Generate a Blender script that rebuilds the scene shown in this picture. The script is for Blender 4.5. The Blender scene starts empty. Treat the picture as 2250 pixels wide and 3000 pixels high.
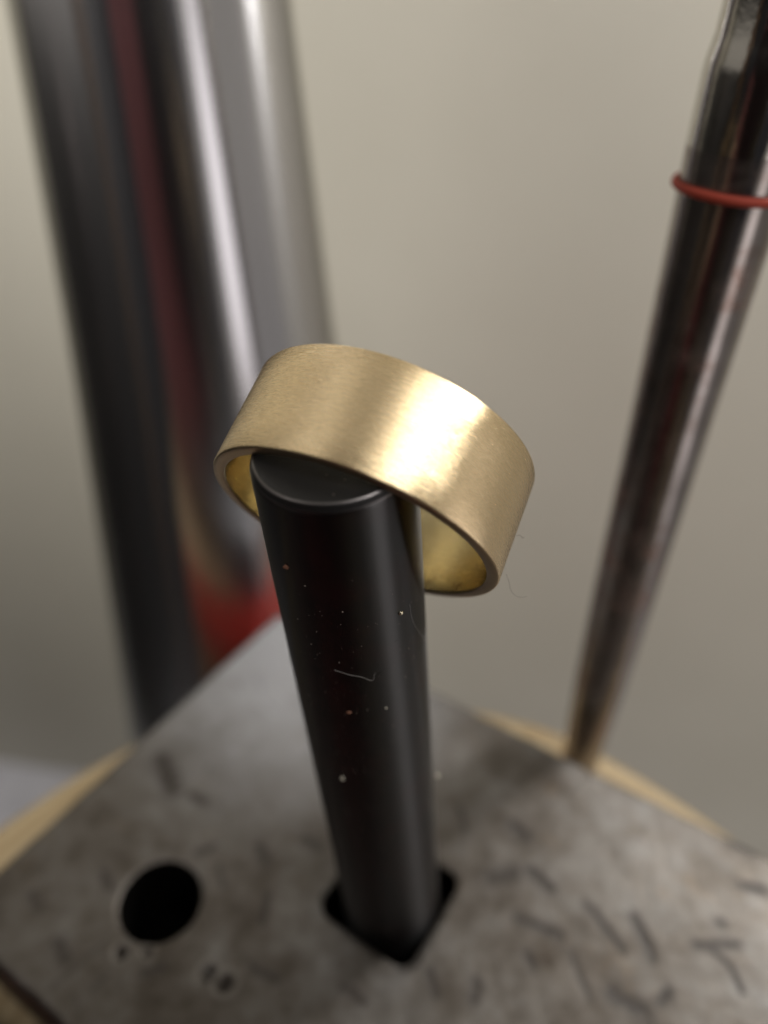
import bpy, bmesh, math, random
from mathutils import Vector, Matrix, noise
random.seed(7)
S = 0.001                      # everything below is written in millimetres
sc = bpy.context.scene
COL = sc.collection
R = math.radians

# ------------------------------------------------------------------ camera
cam = bpy.data.cameras.new('camera')
camo = bpy.data.objects.new('camera', cam); COL.objects.link(camo)
camo.location = (0, 0, 95 * S)
camo.rotation_euler = (R(52), 0, 0)
cam.sensor_fit = 'VERTICAL'
cam.lens = 4.25
cam.sensor_height = 4.25 * 3000 / 2253
cam.sensor_width = 4.25 * 2250 / 2253
cam.clip_start = 0.002
cam.clip_end = 20
cam.dof.use_dof = True
cam.dof.focus_distance = 0.0508
cam.dof.aperture_fstop = 2.2
sc.camera = camo

# ------------------------------------------------------------------ world and lamps
w = bpy.data.worlds.new('World'); sc.world = w; w.use_nodes = True
w.node_tree.nodes['Background'].inputs['Color'].default_value = (1.0, 0.93, 0.84, 1)
w.node_tree.nodes['Background'].inputs['Strength'].default_value = 0.30
sc.view_settings.view_transform = 'Standard'
sc.view_settings.look = 'None'
sc.view_settings.exposure = 0.14
sc.view_settings.gamma = 1

def area(name, az, el, dist, sx, sy, radiance, color, target=(0, 60, 40)):
    l = bpy.data.lights.new(name, 'AREA'); l.shape = 'RECTANGLE'
    l.size = sx * S; l.size_y = sy * S
    l.energy = radiance * math.pi * (sx * S) * (sy * S)
    l.color = color
    o = bpy.data.objects.new(name, l); COL.objects.link(o)
    a, e = R(az), R(el)
    d = Vector((math.sin(a) * math.cos(e), math.cos(a) * math.cos(e), math.sin(e)))
    o.location = (Vector(target) + d * dist) * S
    o.rotation_euler = (-d).to_track_quat('-Z', 'Y').to_euler()
    return o
area('window_lamp', 130, 57, 900, 105, 400, 22.0, (1.0, 0.97, 0.94))
area('streak_fill', 139, -13, 185, 60, 170, 1.15, (1.0, .94, .95), (31, 72, 60))  # unseen lamp added for the streaks on dark mandrel and rod
sl = area('wall_fill', 207, 49, 304, 200, 200, 1.9, (1.0, 0.96, 0.90), (-150, 238, 100))  # unseen fill added to lift the left of the wall
sl.data.spread = R(76)  # narrow spread keeps the fill off the ring
area('right_lamp', 78, 31, 220, 25, 70, 70.0, (1.0, 0.97, 0.94), (-13, 124, 64))

# ------------------------------------------------------------------ helpers
def link(name, bm, m, parent=None, smooth=True, scale=S):
    me = bpy.data.meshes.new(name)
    if scale != 1:
        bmesh.ops.scale(bm, vec=(scale,) * 3, verts=bm.verts)
    bm.to_mesh(me); bm.free()
    for p in me.polygons: p.use_smooth = smooth
    for q in (m if isinstance(m, (list, tuple)) else [m]): me.materials.append(q)
    o = bpy.data.objects.new(name, me); COL.objects.link(o)
    if parent: o.parent = parent
    return o

def tag(o, label=None, cat=None, group=None, kind=None):
    if label: o['label'] = label
    if cat: o['category'] = cat
    if group: o['group'] = group
    if kind: o['kind'] = kind
    return o

def lathe(bm, prof, n=96, mat=None, closed=False, uv=None, wob=None):
    """prof: (radius, z, material index). Rings joined by quads; uv in millimetres."""
    uvl = bm.loops.layers.uv.verify()
    rings = []
    for i, p in enumerate(prof):
        ring = []
        for k in range(n):
            t = 2 * math.pi * k / n
            r = p[0] * (wob(t, p[1]) if wob else 1)
            ring.append(bm.verts.new((r * math.cos(t), r * math.sin(t), p[1])))
        rings.append(ring)
    s = [0]
    m = len(prof)
    for i in range(1, m + 1):
        a, b = prof[i - 1], prof[i % m]
        s.append(s[-1] + math.hypot(b[0] - a[0], b[1] - a[1]))
    rm = max(p[0] for p in prof)
    for i in range(m if closed else m - 1):
        A, B = rings[i], rings[(i + 1) % m]
        for k in range(n):
            k2 = (k + 1) % n
            f = bm.faces.new((A[k], A[k2], B[k2], B[k]))
            f.material_index = prof[i][2] if len(prof[i]) > 2 else 0
            for lp, (uu, vv) in zip(f.loops, ((k, s[i]), (k + 1, s[i]), (k + 1, s[i + 1]), (k, s[i + 1]))):
                lp[uvl].uv = (uu / n * 2 * math.pi * rm, vv)
    return rings

def tube(bm, pts, r, n=6, r_end=None):
    pts = [Vector(p) for p in pts]
    # smooth the polyline a little
    for _ in range(2):
        q = [pts[0]]
        for a, b in zip(pts[:-1], pts[1:]):
            q += [a * .75 + b * .25, a * .25 + b * .75]
        q.append(pts[-1]); pts = q
    prev = None
    for i, p in enumerate(pts):
        d = (pts[min(i + 1, len(pts) - 1)] - pts[max(i - 1, 0)]).normalized()
        u = d.orthogonal().normalized() if prev is None else (prev - prev.dot(d) * d).normalized()
        prev = u; v = d.cross(u)
        rr = r if r_end is None else r + (r_end - r) * i / (len(pts) - 1)
        ring = [bm.verts.new(p + rr * (math.cos(2 * math.pi * k / n) * u + math.sin(2 * math.pi * k / n) * v)) for k in range(n)]
        if i:
            for k in range(n): bm.faces.new((last[k], last[(k + 1) % n], ring[(k + 1) % n], ring[k]))
        else: bm.faces.new(ring[::-1])
        last = ring
    bm.faces.new(last)

class Mat:
    def __init__(s, name):
        s.m = bpy.data.materials.new(name); s.m.use_nodes = True
        s.t = s.m.node_tree; s.n = s.t.nodes; s.b = s.n['Principled BSDF']
    def node(s, typ, **kw):
        n = s.n.new(typ)
        for k, v in kw.items(): setattr(n, k, v)
        return n
    def put(s, sock, val):
        if hasattr(val, 'is_linked') or isinstance(val, bpy.types.NodeSocket): s.t.links.new(val, sock)
        else: sock.default_value = val
    def set(s, **kw):
        for k, v in kw.items():
            if isinstance(v, tuple) and len(v) == 3 and k.startswith('Base'): v = (*v, 1)
            s.put(s.b.inputs[k.replace('_', ' ')], v)
        return s
    def coord(s, kind='Object', scale=(1000, 1000, 1000), rot=(0, 0, 0)):
        tc = s.node('ShaderNodeTexCoord'); mp = s.node('ShaderNodeMapping')
        mp.inputs['Scale'].default_value = scale; mp.inputs['Rotation'].default_value = rot
        s.t.links.new(tc.outputs[kind], mp.inputs['Vector']); return mp.outputs['Vector']
    def noise(s, vec, scale=1.0, detail=4, rough=.55, dist=0):
        n = s.node('ShaderNodeTexNoise'); s.t.links.new(vec, n.inputs['Vector'])
        n.inputs['Scale'].default_value = scale; n.inputs['Detail'].default_value = detail
        n.inputs['Roughness'].default_value = rough; n.inputs['Distortion'].default_value = dist
        return n.outputs['Fac']
    def ramp(s, fac, stops):
        r = s.node('ShaderNodeValToRGB'); e = r.color_ramp.elements
        while len(e) < len(stops): e.new(.5)
        for q, (p, c) in zip(e, stops):
            q.position = p; q.color = (*c, 1) if isinstance(c, tuple) else (c, c, c, 1)
        s.t.links.new(fac, r.inputs['Fac']); return r.outputs['Color']
    def math(s, op, a, b=0.0):
        n = s.node('ShaderNodeMath', operation=op); s.put(n.inputs[0], a); s.put(n.inputs[1], b); return n.outputs[0]
    def mix(s, f, a, b, mode='MIX'):
        n = s.node('ShaderNodeMix', data_type='RGBA', blend_type=mode)
        s.put(n.inputs['Factor'], f)
        for k, v in ((6, a), (7, b)):
            if isinstance(v, tuple): v = (*v, 1)
            s.put(n.inputs[k], v)
        return n.outputs[2]
    def bump(s, h, strength=.3, dist=.0001, chain=None):
        n = s.node('ShaderNodeBump'); n.inputs['Strength'].default_value = strength
        n.inputs['Distance'].default_value = dist; s.t.links.new(h, n.inputs['Height'])
        if chain: s.t.links.new(chain, n.inputs['Normal'])
        return n.outputs['Normal']
    def radial(s, rot=0.25):
        tn = s.node('ShaderNodeTangent', direction_type='RADIAL', axis='Z')
        s.t.links.new(tn.outputs['Tangent'], s.b.inputs['Tangent'])
        s.b.inputs['Anisotropic Rotation'].default_value = rot

# ------------------------------------------------------------------ materials
def m_gold(name, base, dark, rough, an, sb):
    M = Mat(name)
    v1 = M.coord('UV', (.45, 9.0, 1), (0, 0, R(2)))          # brush marks run round the band
    v2 = M.coord('UV', (.8, 16.0, 1), (0, 0, R(-9)))
    v3 = M.coord('UV', (1.2, 22.0, 1), (0, 0, R(16)))
    a = M.noise(v1, 1, 5, .7); b = M.noise(v2, 1, 4, .65); c = M.noise(v3, 1, 3, .6)
    big = M.noise(M.coord('UV', (.35, .5, 1)), 1, 3)
    h = M.math('ADD', M.math('ADD', a, M.math('MULTIPLY', b, .8)), M.math('MULTIPLY', c, .5))
    n = M.bump(h, sb, .00003)
    pit = M.ramp(M.noise(M.coord('UV', (6, 6, 1)), 1, 2, .5), [(.70, 0.0), (.76, 1.0)])
    n = M.bump(pit, sb * .8, .00002, n)
    colr = M.mix(M.ramp(M.math('ADD', M.math('MULTIPLY', a, .65), M.math('MULTIPLY', big, .35)), [(.3, 0.0), (.7, 1.0)]), dark, base)
    ro = M.math('ADD', M.math('MULTIPLY', b, .16), rough - .08)
    M.set(Base_Color=colr, Metallic=1.0, Roughness=ro, Normal=n, Anisotropic=an)
    M.radial()
    return M.m
gold_out = m_gold('brushed_gold', (.95, .76, .475), (.90, .70, .42), .27, .88, .9)
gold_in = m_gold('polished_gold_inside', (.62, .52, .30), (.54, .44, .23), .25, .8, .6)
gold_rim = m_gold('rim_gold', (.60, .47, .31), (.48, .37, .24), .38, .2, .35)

M = Mat('engraved_line'); M.set(Base_Color=(.10, .055, .02), Metallic=.6, Roughness=.5); engr = M.m

M = Mat('black_rod')
vo = M.coord('Object')
pit = M.ramp(M.noise(M.coord('Object', (2600, 2600, 1500)), 1, 2, .5), [(.66, 0.0), (.72, 1.0)])
patch = M.ramp(M.noise(vo, .16, 3), [(.42, 0.0), (.62, 1.0)])
turn = M.noise(M.coord('Object', (400, 400, 9000)), 1, 3, .6)
n = M.bump(M.math('MULTIPLY', pit, patch), -.35, .00006)
n = M.bump(turn, .05, .00002, n)
red = M.mix(M.ramp(M.noise(vo, .35, 4), [(.45, 0.0), (.7, 1.0)]), (.0022, .002, .002), (.008, .0025, .0025))
M.set(Base_Color=red, Metallic=0.0, IOR=1.56, Roughness=M.math('ADD', M.math('MULTIPLY', M.noise(vo, .6, 4), .06), .33), Normal=n, Anisotropic=.96)
M.radial()
rod_mat = M.m
M = Mat('rod_end'); vo = M.coord('Object')
M.set(Base_Color=(.006, .0055, .0055), IOR=1.45, Roughness=.5, Normal=M.bump(M.noise(vo, 3, 4), .25, .00005)); rod_end = M.m
M = Mat('rod_worn_edge'); M.set(Base_Color=(.16, .15, .15), Metallic=1.0, Roughness=.35, Normal=M.bump(M.noise(M.coord('Object'), 3, 4), .3, .00006)); rod_edge = M.m

M = Mat('worn_steel')
v = M.coord('Object')
big = M.noise(v, .045, 5, .6, .6); mid = M.noise(v, .22, 5, .65); fine = M.noise(v, 2.4, 4, .7)
scr = M.noise(M.coord('Object', (300, 4000, 1000), (0, 0, R(-50))), 1, 3, .6)
mott = M.math('ADD', M.math('MULTIPLY', big, .55), M.math('MULTIPLY', mid, .45))
colr = M.ramp(mott, [(.36, (.062, .051, .041)), (.46, (.108, .096, .084)), (.55, (.150, .139, .128)), (.66, (.225, .219, .213))])
rust = M.ramp(M.noise(v, .12, 4, .6), [(.60, 0.0), (.72, 1.0)])
colr = M.mix(M.math('MULTIPLY', rust, .22), colr, (.22, .15, .08))
gm = M.node('ShaderNodeNewGeometry'); ds = M.node('ShaderNodeVectorMath', operation='DISTANCE')     # rubbed corner, its pale sheen put into the colour
M.t.links.new(gm.outputs['Position'], ds.inputs[0]); ds.inputs[1].default_value = (-.014, .084, 0)
worn = M.ramp(M.math('ADD', M.math('MULTIPLY', ds.outputs['Value'], 30.0), M.math('MULTIPLY', M.math('SUBTRACT', mid, .5), .9)), [(.25, 1.0), (.95, 0.0)])
colr = M.mix(M.math('MULTIPLY', worn, .8), colr, (.40, .405, .42))
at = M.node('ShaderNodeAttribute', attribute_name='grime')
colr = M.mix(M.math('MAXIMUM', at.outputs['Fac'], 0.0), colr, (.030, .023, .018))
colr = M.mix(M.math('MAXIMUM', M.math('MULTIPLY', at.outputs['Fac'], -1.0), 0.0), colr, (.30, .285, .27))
n = M.bump(M.math('ADD', M.math('MULTIPLY', fine, .5), M.math('ADD', mid, M.math('MULTIPLY', scr, .3))), .35, .0002)
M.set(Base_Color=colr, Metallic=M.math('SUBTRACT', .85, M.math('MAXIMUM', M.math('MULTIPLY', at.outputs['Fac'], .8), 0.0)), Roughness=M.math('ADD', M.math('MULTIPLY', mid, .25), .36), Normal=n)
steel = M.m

M = Mat('hole_wall'); M.set(Base_Color=(.002, .0018, .0015), Specular_IOR_Level=.05, Roughness=.9); hole_mat = M.m  # near-black colour stands in for the shade deep in the holes

M = Mat('chrome')
n1 = M.noise(M.coord('Object', (60, 60, 12)), 1, 2)
M.b.inputs['Specular Tint'].default_value = (.55, .55, .50, 1)
M.set(Base_Color=(.56, .555, .575), Metallic=1.0, Roughness=.19, Anisotropic=.95, Normal=M.bump(n1, .05, .002))
M.radial()
chrome = M.m

M = Mat('dark_mandrel_steel')
v = M.coord('Object')
st = M.noise(v, .25, 4)
rs = M.ramp(M.noise(v, .18, 5, .65), [(.50, 0.0), (.70, .6)])
M.set(Base_Color=M.mix(rs, M.ramp(st, [(.35, (.25, .222, .205)), (.65, (.33, .298, .28))]), (.20, .075, .035)), Metallic=M.math('SUBTRACT', 1.0, M.math('MULTIPLY', rs, .7)),
      Roughness=M.math('ADD', M.math('MULTIPLY', M.noise(v, .5, 3), .05), .20), Anisotropic=.85)
M.radial()
dark_steel = M.m

M = Mat('grey_mandrel_steel')
M.set(Base_Color=(.52, .50, .46), Metallic=1.0, Roughness=.15, Anisotropic=.6, Normal=M.bump(M.noise(M.coord('Object'), .8, 4), .15, .0002)); M.radial()
grey_steel = M.m
M = Mat('red_rubber'); M.set(Base_Color=(.34, .04, .018), Roughness=.7); red_rub = M.m
M = Mat('red_plastic'); M.set(Base_Color=(.75, .03, .015), Roughness=.4); red_pl = M.m
M = Mat('navy_cloth'); nn = M.noise(M.coord('Object', (300, 300, 300)), 1, 4)
M.set(Base_Color=M.ramp(nn, [(.3, (.010, .011, .018)), (.7, (.028, .030, .045))]), Roughness=.9); navy = M.m
M = Mat('maroon_cloth'); nn = M.noise(M.coord('Object', (300, 300, 300)), 1, 4)
M.set(Base_Color=M.ramp(nn, [(.3, (.16, .05, .06)), (.7, (.26, .085, .095))]), Roughness=.9); maroon = M.m

M = Mat('phone_glass'); M.set(Base_Color=(.012, .012, .014), Roughness=.12); phone_m = M.m
M = Mat('brown_leather'); M.set(Base_Color=(.17, .10, .06), Roughness=.6); leather = M.m
M = Mat('black_paint'); M.set(Base_Color=(.016, .015, .015), Roughness=.5); black_paint = M.m
M = Mat('red_cotton'); M.set(Base_Color=(.12, .010, .010), Roughness=.85, Normal=M.bump(M.noise(M.coord('Object'), 2, 3), .4, .0003)); rag_m = M.m
M = Mat('wall_paint')
v = M.coord('Object')
colr = M.ramp(M.noise(v, .012, 4), [(.35, (.595, .57, .487)), (.65, (.63, .605, .522))])
M.set(Base_Color=colr, Roughness=.62, Normal=M.bump(M.noise(v, 1.2, 4), .12, .0004)); wall_m = M.m
M = Mat('bench_laminate')
M.set(Base_Color=M.ramp(M.noise(M.coord('Object'), .05, 4), [(.3, (.46, .46, .50)), (.7, (.56, .56, .60))]), Roughness=.5); bench_m = M.m

M = Mat('pale_wood')
v = M.coord('Object')
g = M.noise(v, .07, 5, .6, .4)
wv = M.node('ShaderNodeTexWave', wave_type='RINGS', rings_direction='Z')
M.t.links.new(v, wv.inputs['Vector']); wv.inputs['Scale'].default_value = .09; wv.inputs['Distortion'].default_value = 5
wv.inputs['Detail'].default_value = 3; wv.inputs['Detail Scale'].default_value = .4
c1 = M.mix(wv.outputs['Fac'], (.38, .295, .175), (.30, .22, .115))
c1 = M.mix(M.ramp(g, [(.58, 0.0), (.72, .7)]), c1, (.27, .16, .05))
M.set(Base_Color=c1, Roughness=.6, Normal=M.bump(M.noise(v, .8, 4), .3, .0003)); wood = M.m
M = Mat('bark'); v = M.coord('Object', (400, 400, 90))
M.set(Base_Color=M.ramp(M.noise(v, .4, 5), [(.35, (.06, .035, .018)), (.65, (.20, .125, .06))]), Roughness=.85,
      Normal=M.bump(M.noise(v, .6, 5), .8, .002)); bark = M.m

M = Mat('lint'); M.set(Base_Color=(.50, .48, .46), Roughness=.8); lint_m = M.m
M = Mat('dark_hair'); M.set(Base_Color=(.07, .05, .04), Roughness=.6); hair_m = M.m
M = Mat('dust'); M.set(Base_Color=(.25, .21, .18), Roughness=.8); dust_m = M.m
M = Mat('brass_bit'); M.set(Base_Color=(.90, .82, .62), Metallic=1.0, Roughness=.22); bit_m = M.m
M = Mat('pale_grit'); M.set(Base_Color=(.60, .56, .46), Roughness=.6); grit_m = M.m
M = Mat('rust_grit'); M.set(Base_Color=(.20, .09, .055), Roughness=.8); rust_m = M.m

# ------------------------------------------------------------------ setting: wall, bench
BZ = -260.0                     # bench surface
def wall_pt(px_x):              # foot of the wall on the bench
    a, b = Vector((-203.5, 239.8)), Vector((181.3, 181.5))
    return a + (b - a) * px_x
p0, p1 = wall_pt(-3), wall_pt(4)
d = (p1 - p0).normalized(); nrm = Vector((-d.y, d.x))
bm = bmesh.new()
q = [p0, p1, p1 + nrm * 60, p0 + nrm * 60]
lo = [bm.verts.new((*c, BZ - 0.0)) for c in q]; hi = [bm.verts.new((*c, 1400)) for c in q]
for k in range(4): bm.faces.new((lo[k], lo[(k + 1) % 4], hi[(k + 1) % 4], hi[k]))
bm.faces.new(lo[::-1]); bm.faces.new(hi)
tag(link('wall', bm, wall_m, smooth=False), kind='structure')
bm = bmesh.new()
q = [p0, Vector((p0.x, -700)), Vector((p1.x, -700)), p1]
lo = [bm.verts.new((*c, BZ - 40)) for c in q]; hi = [bm.verts.new((*c, BZ)) for c in q]
for k in range(4): bm.faces.new((lo[k], lo[(k + 1) % 4], hi[(k + 1) % 4], hi[k]))
bm.faces.new(lo[::-1]); bm.faces.new(hi)
tag(link('bench_top', bm, bench_m, smooth=False), kind='structure')

# ------------------------------------------------------------------ wooden stump
BLK = 14.0                      # block thickness
SC = Vector((-3.93, 15.4)); SR = 72.5
stump = bpy.data.objects.new('wooden_stump', None); COL.objects.link(stump)
stump.location = (SC.x * S, SC.y * S, BZ * S)
tag(stump, 'round pale wooden stump under the grey steel block', 'stump')
def wob(t, z): return 1 + .006 * math.sin(3 * t + .4) + .004 * math.sin(7 * t) + .003 * math.sin(13 * t + z * .05)
hgt = -BLK - BZ
bm = bmesh.new()
rr = lathe(bm, [(SR - 2.4, 0), (SR - 2.4, hgt - 5), (SR - .4, hgt - 2.4), (SR - .4, hgt - 1.2), (SR - 1.0, hgt - .4), (SR - 2.6, hgt), (SR * .6, hgt), (SR * .3, hgt), (2, hgt)], 128, wob=wob)
bm.faces.new(rr[-1]); bm.faces.new(rr[0][::-1])
link('log', bm, wood, stump)
bm = bmesh.new()
lathe(bm, [(SR - 1.0, .5), (SR + 2.2, .5), (SR + 1.6, hgt * .5), (SR + .6, hgt - 32), (SR - 2.3, hgt - 26)], 160,
      wob=lambda t, z: wob(t, z) * (1 + .008 * noise.noise(Vector((math.cos(t) * 9, math.sin(t) * 9, z * .03)))))
link('bark', bm, bark, stump)
bm = bmesh.new()
lathe(bm, [(SR - 2.5, hgt - 24), (SR - 1.9, hgt - 23.8), (SR - 1.9, hgt - 4.6), (SR - 2.5, hgt - 4.4)], 160, wob=wob)
link('reflection_band', bm, red_pl, stump)  # unseen band added to give the chrome its red reflection

# ------------------------------------------------------------------ steel block
E1 = Vector((.5627, .8267)); E2 = Vector((.8409, -.5412))    # long edges of the block seen from above
corner = Vector((-18.2, 93.7))                               # far corner
LEN1, LEN2 = 61.7, 100.0
# local frame: origin at far corner, u along E2, v along -E1
HOLE_C = Vector((0.8, 45.5)); HOLE_W = 12.8
RND_C = Vector((-27.3, 44.7)); RND_R = 5.0
DENTS = [(15.97, 42.57, 20.8, 40.59, 0.74), (24.58, 44.09, 27.56, 39.15, 0.66), (30.0, 42.81, 30.83, 38.23, 0.74), (36.17, 39.41, 41.3, 39.64, 0.6), (38.03, 38.93, 39.48, 37.32, 0.44), (39.48, 37.32, 39.98, 34.64, 0.43), (25.45, 34.4, 28.55, 32.48, 1.29), (18.39, 48.34, 20.46, 46.16, 0.86), (13.16, 47.52, 16.21, 48.08, 1.19), (5.13, 36.85, 5.74, 34.4, 0.62), (10.4, 35.51, 9.83, 33.82, 0.84), (21.49, 38.93, 22.71, 33.99, 0.4), (10.14, 56.92, 10.72, 53.52, 0.46), (44.32, 46.46, 46.76, 45.91, 0.68), (30.27, 33.55, 31.79, 34.64, 0.68), (16.4, 38.48, 16.97, 37.32, 0.71), (39.86, 42.06, 40.21, 41.9, 0.65), (-31.6, 64.36, -29.02, 59.83, 1.45), (-23.74, 50.79, -22.04, 51.56, 0.66), (-16.06, 51.56, -15.12, 49.67, 0.79), (-14.22, 45.33, -14.54, 42.22, 0.5), (-10.18, 52.35, -8.26, 51.38, 0.71), (-16.25, 37.46, -12.14, 35.96, 0.51), (-27.24, 36.56, -25.4, 37.17, 0.62), (-38.12, 39.9, -36.71, 38.04, 0.96), (-37.2, 35.09, -32.2, 40.28, 0.27), (-32.6, 34.78, -30.21, 37.79, 0.27), (16.87, 54.38, 18.46, 52.96, 0.99), (-4.4, 35.19, -2.46, 33.82, 0.77), (44.82, 52.02, 46.95, 50.65, 0.62), (-20.88, 48.87, -19.81, 46.29, 0.39), (-26.3, 58.85, -24.25, 57.83, 0.65), (-35.27, 48.0, -33.93, 46.29, 0.77), (-43.32, 45.45, -41.9, 43.81, 0.67)]
PITS = [(-30.45, 38.71, .6), (-27.49, 38.85, .45), (-19.98, 36.49, .74), (-17.85, 35.54, .74)]
DEPTH = [.08 + .025 * random.random() for _ in DENTS]
for k in (25, 26): DEPTH[k] = .06
def seg_d(p, a, b):
    ab = b - a; t = max(0, min(1, (p - a).dot(ab) / max(ab.dot(ab), 1e-6)))
    return (p - a - ab * t).length, t
DV = [(Vector(d_[:2]), Vector(d_[2:4]), d_[4] * .95, dp) for d_, dp in zip(DENTS, DEPTH)]
def square_d(p):
    q = p - HOLE_C; x, y = abs(q.dot(E2)), abs(q.dot(E1)); hw = HOLE_W / 2 - 1.8
    dx, dy = max(x - hw, 0), max(y - hw, 0)
    return math.hypot(dx, dy) - 1.8
def top_z(p, u, v):
    z = 0.0
    for a, b, wd, dp in BIN.get((int(p.x // 4), int(p.y // 4)), ()):
        dd, t = seg_d(p, a, b)
        wd = wd * (1.0 - .35 * abs(2 * t - 1)) * (1 + .35 * noise.noise(Vector((p.x * .9, p.y * .9, 3))))
        z -= dp * math.exp(-(dd / wd) ** 2 * 1.5)
        z += .10 * dp * math.exp(-((dd - wd * 1.6) / (wd * .6)) ** 2)
    for x, y, r in PITS:
        dd = (p - Vector((x, y))).length
        z -= 1.1 * math.exp(-(dd / r) ** 3) - .16 * math.exp(-((dd - 1.7 * r) / (.6 * r)) ** 2)
    e = min(u, LEN2 - u, v, LEN1 - v) + .25 * noise.noise(Vector((p.x * .25, p.y * .25, 7)))
    if e < 1.1: z -= .9 * (1 - max(e, 0) / 1.1) ** 2
    s = square_d(p)
    if s < .6: z -= .35 * (1 - max(s, 0) / .6) ** 2
    s = (p - RND_C).length - RND_R
    if s < .5: z -= .3 * (1 - max(s, 0) / .5) ** 2
    z += .10 * noise.noise(Vector((p.x * .12, p.y * .12, 0))) + .035 * noise.noise(Vector((p.x * .6, p.y * .6, 1)))
    return z
step = .32
for k in range(150):                                   # small dings all over
    c_ = corner + E2 * random.uniform(2, LEN2 - 2) - E1 * random.uniform(2, LEN1 - 2)
    a_ = random.gauss(-.75, .7); L_ = random.uniform(.4, 2.6)
    DV.append((c_, c_ + Vector((math.cos(a_), math.sin(a_))) * L_, random.uniform(.2, .42), random.choice((.006, .01, .014, .02, .035))))
BIN = {}
for q_ in DV:
    x0, x1 = sorted((q_[0].x, q_[1].x)); y0, y1 = sorted((q_[0].y, q_[1].y)); m_ = q_[2] * 3
    for i in range(int((x0 - m_) // 4), int((x1 + m_) // 4) + 1):
        for j in range(int((y0 - m_) // 4), int((y1 + m_) // 4) + 1): BIN.setdefault((i, j), []).append(q_)
nu, nv = int(LEN2 / step), int(LEN1 / step)
bm = bmesh.new(); G = []
for j in range(nv + 1):
    row = []
    for i in range(nu + 1):
        u, v = LEN2 * i / nu, LEN1 * j / nv
        p = corner + E2 * u - E1 * v
        row.append(bm.verts.new((p.x, p.y, top_z(p, u, v))))
    G.append(row)
for j in range(nv):
    for i in range(nu):
        bm.faces.new((G[j][i], G[j + 1][i], G[j + 1][i + 1], G[j][i + 1]))
rim = G[0][:] + [r_[-1] for r_ in G[1:]] + G[-1][-2::-1] + [r_[0] for r_ in G[-2:0:-1]]
low = [bm.verts.new((v_.co.x, v_.co.y, -BLK)) for v_ in rim]
for k in range(len(rim)):
    k2 = (k + 1) % len(rim)
    bm.faces.new((rim[k], rim[k2], low[k2], low[k]))
bm.faces.new(low)
bmesh.ops.recalc_face_normals(bm, faces=bm.faces)
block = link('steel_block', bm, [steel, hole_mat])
tag(block, 'worn grey steel bench block with a round hole and a square hole on the stump', 'bench block')
def cutter(pts):
    b = bmesh.new()
    lo = [b.verts.new((*p, -BLK + .6)) for p in pts]; hi = [b.verts.new((*p, 4)) for p in pts]
    n = len(pts)
    for k in range(n): b.faces.new((lo[k], lo[(k + 1) % n], hi[(k + 1) % n], hi[k]))
    b.faces.new(lo[::-1]); b.faces.new(hi)
    bmesh.ops.recalc_face_normals(b, faces=b.faces)
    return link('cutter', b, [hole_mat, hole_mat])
sq = []
hw = HOLE_W / 2 - 1.8
for (sx, sy, a0) in ((1, 1, 0), (-1, 1, 90), (-1, -1, 180), (1, -1, 270)):
    for k in range(7):
        a = R(a0 + 15 * k)
        sq.append(HOLE_C + E2 * (sx * hw + 1.8 * math.cos(a)) + E1 * (sy * hw + 1.8 * math.sin(a)))
rd = [RND_C + (RND_R + .12 * math.sin(3 * k) * .5) * Vector((math.cos(2 * math.pi * k / 48), math.sin(2 * math.pi * k / 48))) for k in range(48)]
cuts = [cutter(sq), cutter(rd)]
for c in cuts:
    md = block.modifiers.new('hole', 'BOOLEAN'); md.operation = 'DIFFERENCE'; md.object = c; md.solver = 'EXACT'
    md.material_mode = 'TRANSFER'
dg = bpy.context.evaluated_depsgraph_get()
new = bpy.data.meshes.new_from_object(block.evaluated_get(dg))
block.modifiers.clear(); old = block.data; block.data = new; bpy.data.meshes.remove(old); new.name = 'steel_block'
for c in cuts:
    me = c.data; bpy.data.objects.remove(c); bpy.data.meshes.remove(me)
for p in block.data.polygons: p.use_smooth = abs(p.normal.z) > .2
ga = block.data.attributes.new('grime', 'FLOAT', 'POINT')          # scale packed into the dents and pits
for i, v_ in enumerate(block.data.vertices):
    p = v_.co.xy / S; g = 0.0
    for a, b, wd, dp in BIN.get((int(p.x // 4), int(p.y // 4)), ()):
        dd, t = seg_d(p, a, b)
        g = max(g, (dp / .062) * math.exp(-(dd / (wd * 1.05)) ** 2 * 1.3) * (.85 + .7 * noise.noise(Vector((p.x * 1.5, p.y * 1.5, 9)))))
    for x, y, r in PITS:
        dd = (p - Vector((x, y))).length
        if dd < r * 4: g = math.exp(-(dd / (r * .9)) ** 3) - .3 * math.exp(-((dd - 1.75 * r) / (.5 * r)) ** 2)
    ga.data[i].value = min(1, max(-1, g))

# ------------------------------------------------------------------ black rod standing in the square hole
RB = Vector((.795, 46.015, 0)); RT = Vector((-3.169, 39.746, 68.896))
axis = (RT - RB).normalized(); RL = (RT - RB).length
r0, r1 = 5.89, 5.243
def rod_r(h): return r0 + (r1 - r0) * h / RL
prof = [(4.6, -12.0), (4.9, -11.6), (rod_r(-11), -11)]
prof += [(rod_r(h), h) for h in (-6, 0, 8, 16, 24, 32, 40, 48, 56, 62)]
prof += [(rod_r(RL - 1.0) + .005, RL - 1.0), (r1 + .01, RL - .72), (r1 - .03, RL - .60, 2), (r1 - .09, RL - .52, 1), (5.06, RL - .12, 2), (4.99, RL - .05, 2), (4.90, RL - .01, 1), (4.7, RL, 1), (3.2, RL + .01, 1), (1.2, RL + .02, 1)]
bm = bmesh.new()
rg = lathe(bm, prof, 128)
bm.faces.new(rg[-1]).material_index = 1; bm.faces.new(rg[0][::-1])
rod = link('black_rod', bm, [rod_mat, rod_end, rod_edge])
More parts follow.
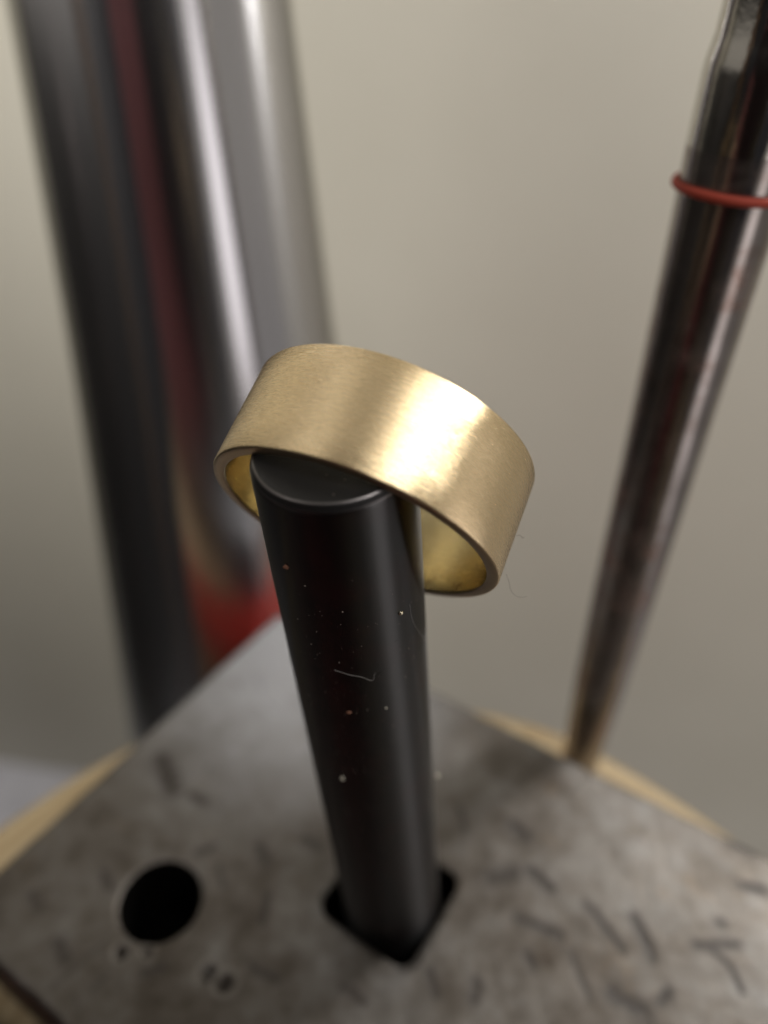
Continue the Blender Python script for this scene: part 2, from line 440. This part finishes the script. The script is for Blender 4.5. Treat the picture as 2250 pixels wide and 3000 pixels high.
rod.matrix_world = Matrix.Translation(RB * S) @ Vector((0, 0, 1)).rotation_difference(axis).to_matrix().to_4x4()
tag(rod, 'polished black rod standing in the square hole of the block', 'rod')

M = Mat('scratch_dark'); M.set(Base_Color=(.004, .003, .003), Roughness=.9, Specular_IOR_Level=.1); scr_m = M.m
_inv = rod.matrix_world.inverted()
for pts, rad in (([(.18, 36.75, 45.98), (1.19, 37.26, 46.84), (2.14, 38.09, 47.46), (2.65, 38.76, 47.09)], .014),
                 ([(.75, 36.63, 54.96), (1.19, 36.98, 54.92), (1.63, 37.43, 54.81)], .018),
                 ([(-.45, 36.1, 52.0), (-.1, 36.15, 52.25), (.3, 36.3, 52.4)], .02)):
    bm = bmesh.new(); q = []
    for p in pts:
        p = Vector(p); t = (p - RB).dot(axis); c = RB + axis * t
        q.append((_inv @ ((c + (p - c).normalized() * (rod_r(t) - rad * .3)) * S)) / S)
    tube(bm, q, rad, 5, rad * .3); link('scratch', bm, scr_m, rod)

# ------------------------------------------------------------------ brushed gold ring on the rod's tip
RC = Vector((-.70218564, 44.54425412, 62.84951326))
ra = Vector((-.3688, -.7987, -.4755)).normalized()
ru = Vector((-.9079, .4192, 0)).normalized(); rv = ru.cross(ra) * -1
if rv.z < 0: rv = -rv
Ro, Ri, W = 10.618, 9.69, 7.874
h = W / 2; f = .16
prof = [(Ro, -h + f, 0), (Ro, -h * .5, 0), (Ro, 0, 0), (Ro, h * .5, 0), (Ro, h - f, 0),
        (Ro - .05, h - .05, 2), (Ro - f, h, 2), (Ri + f * .8, h, 2), (Ri + .04, h - .04, 1),
        (Ri, h - f, 1), (Ri, h * .5, 1), (Ri, 0, 1), (Ri, -h * .5, 1), (Ri, -h + f, 1),
        (Ri + .04, -h + .04, 2), (Ri + f * .8, -h, 2), (Ro - f, -h, 2), (Ro - .05, -h + .05, 0)]
bm = bmesh.new()
lathe(bm, prof, 192, closed=True)
bmesh.ops.recalc_face_normals(bm, faces=bm.faces)
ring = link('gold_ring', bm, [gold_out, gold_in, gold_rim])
MR = Matrix((ru, ru.cross(ra) * -1 if (ru.cross(ra) * -1).z > 0 else ru.cross(ra), ra)).transposed()
# right-handed frame: x = ru, y = ra x ru, z = ra
yv = ra.cross(ru).normalized()
MR = Matrix((ru, yv, ra)).transposed().to_4x4()
ring.matrix_world = Matrix.Translation(RC * S) @ MR
tag(ring, 'wide brushed gold ring band hanging tilted over the tip of the black rod', 'ring')
ysign = 1 if yv.dot(Vector((-.1993, -.4317, .8797))) > 0 else -1
MARKS = [[(-2.0027, 3.051), (-1.9764, 3.031), (-1.9667, 3.234), (-1.9867, 3.395), (-2.0073, 3.288), (-2.0027, 3.051)],
         [(-2.0249, 3.321), (-2.0246, 3.106), (-2.0311, 2.829), (-2.05, 2.675)],
         [(-2.2691, 3.074), (-2.2828, 3.283), (-2.296, 3.492)],
         [(-2.3347, 3.756), (-2.3307, 3.343), (-2.3327, 3.24)],
         [(-2.3388, 3.346), (-2.3601, 3.225), (-2.3755, 3.207), (-2.3895, 3.368)],
         [(-2.5037, 1.738), (-2.5248, 2.177)], [(-2.4836, 3.241), (-2.5038, 3.187)]]
for L in MARKS:
    bm = bmesh.new()
    tube(bm, [(Ri * math.cos(t), ysign * Ri * math.sin(t), z) for t, z in L], .05, 5)
    link('engraved_mark', bm, engr, ring)

# ------------------------------------------------------------------ chrome mandrel
cm = bpy.data.objects.new('chrome_mandrel', None); COL.objects.link(cm)
cm.location = (-32.6 * S, 130 * S, BZ * S)
tag(cm, 'thick tapered mirror chrome mandrel standing behind the steel block', 'mandrel')
def cr(z): return 23.3 + (35 - z) * (.079 if z > 35 else .098)
prof = [(cr(-100) - 1.0, 0), (cr(-100), 1), (cr(-100), -100 - BZ)]
prof += [(cr(z), z - BZ) for z in range(-95, 250, 15)]
prof += [(cr(250) - .6, 250 - BZ), (cr(250) - 2, 251 - BZ)]
bm = bmesh.new(); rg = lathe(bm, prof, 160); bm.faces.new(rg[-1]); bm.faces.new(rg[0][::-1])
link('shaft', bm, chrome, cm)

# ------------------------------------------------------------------ dark stepped mandrel with red band
DM = Vector((31.1, 72.0))
prof = [(2.2, -30), (2.5, -24), (2.7, -12), (3.55, 8), (3.85, 24.8), (4.2, 52.7), (4.65, 75.8), (4.74, 79.0, 1), (4.74, 84.6, 1), (4.70, 85.4, 1), (4.5, 86.6, 1), (4.38, 87.4, 1),
        (4.34, 90, 1), (4.4, 100, 1), (4.45, 118, 1), (3.9, 119, 1)]
bm = bmesh.new()
rg = lathe(bm, prof, 96); bm.faces.new(rg[-1]); bm.faces.new(rg[0][::-1])
dm = link('dark_mandrel', bm, [dark_steel, grey_steel])
dm.location = (DM.x * S, DM.y * S, 0)
tag(dm, 'slim dark steel stepped mandrel standing in the stump beside the block', 'mandrel')
bm = bmesh.new()
rb = []
for i in range(64):
    t = 2 * math.pi * i / 64
    ring_ = []
    for k in range(12):
        a = 2 * math.pi * k / 12
        rr_ = 4.93 + .36 * math.cos(a)
        ring_.append(bm.verts.new((rr_ * math.cos(t), rr_ * math.sin(t), .42 * math.sin(a) + .05 * math.sin(2 * t))))
    rb.append(ring_)
for i in range(64):
    for k in range(12):
        bm.faces.new((rb[i][k], rb[(i + 1) % 64][k], rb[(i + 1) % 64][(k + 1) % 12], rb[i][(k + 1) % 12]))
band = link('rubber_band', bm, red_rub)
band.location = (DM.x * S, DM.y * S, 75.6 * S); band.rotation_euler = (R(0), R(2), 0)
tag(band, 'thin red rubber band stretched round the dark mandrel', 'rubber band')

# ------------------------------------------------------------------ lint, filings and dust
def on_rod(p, lift):
    p = Vector(p); t = (p - RB).dot(axis); c = RB + axis * t
    return c + (p - c).normalized() * (rod_r(t) + lift)
FA = [(-3.49, 35.94, 52.77), (-2.84, 35.85, 52.55), (-2.13, 35.84, 52.26), (-1.54, 35.9, 52.11), (-1.0, 36.04, 51.48), (-.72, 36.1, 51.57), (-.75, 36.06, 52.13), (-.6, 36.09, 52.26)]
FB = [(1.74, 37.54, 57.67), (1.89, 37.73, 56.12), (2.33, 38.38, 54.34), (2.88, 39.46, 52.38), (3.24, 40.56, 50.62)]
FC = [(8.32, 37.31, 63.97), (8.66, 37.32, 63.99), (8.73, 37.17, 63.8), (8.84, 37.26, 63.91)]
FD = [(7.7, 35.81, 62.06), (7.91, 35.48, 61.63), (7.95, 35.18, 61.26), (8.39, 34.89, 60.88), (9.0, 34.93, 60.93)]
for pts, m, lab, onr, rad in ((FA, lint_m, 'pale curled lint fibre across the middle of the black rod', True, .009),
                         (FB, lint_m, 'long fine pale fibre down the right edge of the black rod', True, .008),
                         (FC, hair_m, 'short dark kinked hair on the outer side of the gold ring', False, .010),
                         (FD, hair_m, 'faint wispy hair hanging under the lower edge of the gold ring', False, .008)):
    bm = bmesh.new()
    pp = [on_rod(p, .03) if onr else Vector(p) for p in pts]
    tube(bm, pp, rad, 5)
    tag(link('fibre', bm, m), lab, 'fibre')

def chip(c, r, m, name, lab, cat, seed, sq=(1, 1, 1)):
    bm = bmesh.new()
    bmesh.ops.create_icosphere(bm, subdivisions=2, radius=r)
    for v_ in bm.verts:
        v_.co *= 1 + .35 * noise.noise(v_.co / r * 1.3 + Vector((seed, 0, 0)))
        v_.co = Vector((v_.co.x * sq[0], v_.co.y * sq[1], v_.co.z * sq[2]))
    o = link(name, bm, m); o.location = Vector(c) * S
    return tag(o, lab, cat)
chip(on_rod((1.04, 36.78, 57.65), .10), .15, bit_m, 'metal_filing', 'tiny bright metal bead on the rod below the ring', 'filing', 1, (1.2, .8, .9))
chip(on_rod((-6.15, 36.2, 62.35), .05), .22, rust_m, 'rust_grain', 'reddish brown grain high on the dark side of the rod', 'grain', 2, (1, .6, .9))
chip(on_rod((-3.51, 37.51, 37.07), .06), .19, grit_m, 'pale_grain', 'pale tan grain low on the front of the rod', 'grain', 3, (.8, .6, 1.2))
chip((4.98, 41.5, 31.25), .24, grit_m, 'pale_grain', 'whitish grain stuck to the right edge of the rod', 'grain', 4, (.75, .7, 1.2))
chip(on_rod((-2.63, 36.26, 47.61), .04), .15, rust_m, 'rust_grain', 'brown flake on the front of the rod under the curled lint', 'grain', 5, (1.4, .6, .8))
chip(on_rod((.14, 36.64, 47.63), .04), .08, grit_m, 'pale_grain', 'minute pale grain on the grey sheen of the rod', 'grain', 6)

bm = bmesh.new()
def speck(p, r):
    mt = bmesh.ops.create_icosphere(bm, subdivisions=1, radius=r, matrix=Matrix.Translation(p))
    for v_ in mt['verts']:
        v_.co += (v_.co - p) * random.uniform(-.4, .5)
rot = Vector((0, 0, 1)).rotation_difference(axis)
def rod_point(ang, hh, lift=0.0):
    v_ = Vector((math.cos(ang) * (rod_r(hh) + lift), math.sin(ang) * (rod_r(hh) + lift), hh)); v_.rotate(rot); return RB + v_
for k in range(340):
    a = R(random.uniform(180, 375)); hh = random.triangular(15, 66, 50)
    speck(rod_point(a, hh, .0), random.choice((.016, .018, .02, .022, .024, .028, .034, .05)))
for k in range(46):                                  # a line of bright dust along the right edge under the ring
    speck(rod_point(R(random.gauss(-12, 7)), random.gauss(56, 5), .01), random.uniform(.014, .035))
for k in range(26):                                  # on the top face
    rr_ = 4.6 * math.sqrt(random.random()); a = random.uniform(0, 6.28)
    v_ = Vector((rr_ * math.cos(a), rr_ * math.sin(a), RL + .02)); v_.rotate(rot)
    speck(RB + v_, random.uniform(.02, .06))
tag(link('dust', bm, dust_m), kind='stuff')

# ------------------------------------------------------------------ things near the camera that the chrome mirrors
# the phone that takes the picture: its back is the plane just behind the lens
fwd = Vector((0, math.cos(R(38)), -math.sin(R(38)))); upv = Vector((0, math.sin(R(38)), math.cos(R(38))))
ph = bpy.data.objects.new('phone', None); COL.objects.link(ph)
tag(ph, 'black smartphone held above the front edge of the block', 'phone')
def rslab(bm, cx_, cy_, w_, h_, r_, d0, d1):
    pts = []
    for (sx, sy, a0) in ((1, 1, 0), (-1, 1, 90), (-1, -1, 180), (1, -1, 270)):
        for k in range(9):
            a = R(a0 + 90 * k / 8)
            pts.append((cx_ + sx * (w_ / 2 - r_) + r_ * math.cos(a), cy_ + sy * (h_ / 2 - r_) + r_ * math.sin(a)))
    L = []
    for dd, ins in ((d0, .8), (d0 - .8, 0), (d1 + .8, 0), (d1, .8)):
        ring_ = []
        for x, y in pts:
            x2 = cx_ + (x - cx_) * (1 - 2 * ins / w_); y2 = cy_ + (y - cy_) * (1 - 2 * ins / h_)
            ring_.append(bm.verts.new(Vector((0, 0, 95)) + Vector((x2, 0, 0)) + upv * y2 + fwd * dd))
        L.append(ring_)
    n = len(pts)
    for A, B in zip(L[:-1], L[1:]):
        for k in range(n): bm.faces.new((A[k], A[(k + 1) % n], B[(k + 1) % n], B[k]))
    bm.faces.new(L[0]); bm.faces.new(L[-1][::-1])
    bmesh.ops.recalc_face_normals(bm, faces=bm.faces)
bm = bmesh.new(); rslab(bm, 0, -48, 72, 128, 10, -2.2, -10.2); link('phone_body', bm, phone_m, ph, smooth=False)
bm = bmesh.new(); rslab(bm, 0, 0, 12, 12, 4, -1.5, -2.4); link('lens_surround', bm, phone_m, ph, smooth=False)

bm = bmesh.new()
def sheet(bm, x0, x1, y, z0, z1, amp, seed, th=3):
    nx, nz = 60, 40; A = []
    for side in (0, 1):
        g = []
        for j in range(nz + 1):
            row = []
            for i in range(nx + 1):
                x = x0 + (x1 - x0) * i / nx; z = z0 + (z1 - z0) * j / nz
                yy = y + amp * math.sin(x * .045 + seed + z * .004) + amp * .8 * noise.noise(Vector((x * .012, z * .006, seed))) - side * th
                row.append(bm.verts.new((x, yy, z)))
            g.append(row)
        A.append(g)
    for g, fl in ((A[0], False), (A[1], True)):
        for j in range(nz):
            for i in range(nx):
                q = (g[j][i], g[j][i + 1], g[j + 1][i + 1], g[j + 1][i])
                bm.faces.new(q if not fl else q[::-1])
jk = bpy.data.objects.new('mirrored_backdrop', None); COL.objects.link(jk)  # unseen cloth added in place of the photographer, to mirror dark and block light
tag(jk, 'unseen dark navy jacket with maroon lining hanging facing the bench', 'backdrop')
sheet(bm, -330, 110, -105, -255, 190, 10, 1.0); link('cloth', bm, navy, jk)
bm = bmesh.new(); sheet(bm, -112, -28, -90, -250, 180, 4, 2.0); link('strip', bm, maroon, jk)  # maroon sheet added for the red streak in the chrome
bm = bmesh.new(); sheet(bm, -290, -215, -90, -250, 180, 4, 3.0); link('brown_strip', bm, leather, jk)  # brown sheet added for the brown streak in the chrome

# unseen cabinet added at the left so the chrome mirrors something dark
def rbox(bm, x0, x1, y0, y1, z0, z1, bev):
    mt = bmesh.ops.create_cube(bm, size=1, matrix=Matrix.Translation(((x0 + x1) / 2, (y0 + y1) / 2, (z0 + z1) / 2)) @ Matrix.Diagonal((x1 - x0, y1 - y0, z1 - z0, 1)))
    ed = {e for v_ in mt['verts'] for e in v_.link_edges}
    bmesh.ops.bevel(bm, geom=list(ed), offset=bev, segments=2, affect='EDGES', profile=.5)
cab = bpy.data.objects.new('added_cabinet', None); COL.objects.link(cab); cab.location = (-.30, .03, BZ * S)
tag(cab, 'unseen black drawer cabinet added at the left to darken the chrome', 'cabinet')
bm = bmesh.new(); rbox(bm, -60, 54, -110, 165, 0, 350, 3); link('body', bm, black_paint, cab, smooth=False)
for k in range(4):
    bm = bmesh.new(); rbox(bm, 54.5, 60, -104, 159, 6 + 85 * k, 85 + 85 * k, 1.5)
    dr = link('drawer', bm, black_paint, cab, smooth=False)
    bm = bmesh.new(); rbox(bm, 60.2, 66, 0, 56, 62 + 85 * k, 68 + 85 * k, 1.5)
    link('handle', bm, dark_steel, dr, smooth=False)

# unseen red rag added over the stump front for red reflections
bm = bmesh.new(); g = []
for j in range(61):
    row = []
    for i in range(61):
        c_ = corner - E1 * (LEN1 + 3.5 + 74 * j / 60) + E2 * (-4 + 92 * i / 60)
        x, y = c_.x + 2.5 * noise.noise(Vector((i * .1, j * .1, 2))), c_.y
        rr_ = math.hypot(x - SC.x, y - SC.y)
        fold = 2.2 * noise.noise(Vector((x * .06, y * .06, 4))) + 1.2 * math.sin(x * .22 + y * .11)
        z = -BLK + 3.6 + fold
        if rr_ > SR - 2: z -= 2.0 * (rr_ - SR + 2)
        row.append(bm.verts.new((x, y, max(z, -BLK + .5) if rr_ < SR - 1 else z)))
    g.append(row)
for j in range(60):
    for i in range(60): bm.faces.new((g[j][i], g[j + 1][i], g[j + 1][i + 1], g[j][i + 1]))
bmesh.ops.remove_doubles(bm, verts=bm.verts, dist=.01)
bmesh.ops.solidify(bm, geom=bm.faces, thickness=.8)
tag(link('added_rag', bm, rag_m), 'unseen crumpled red rag added over the stump front for reflections', 'rag')
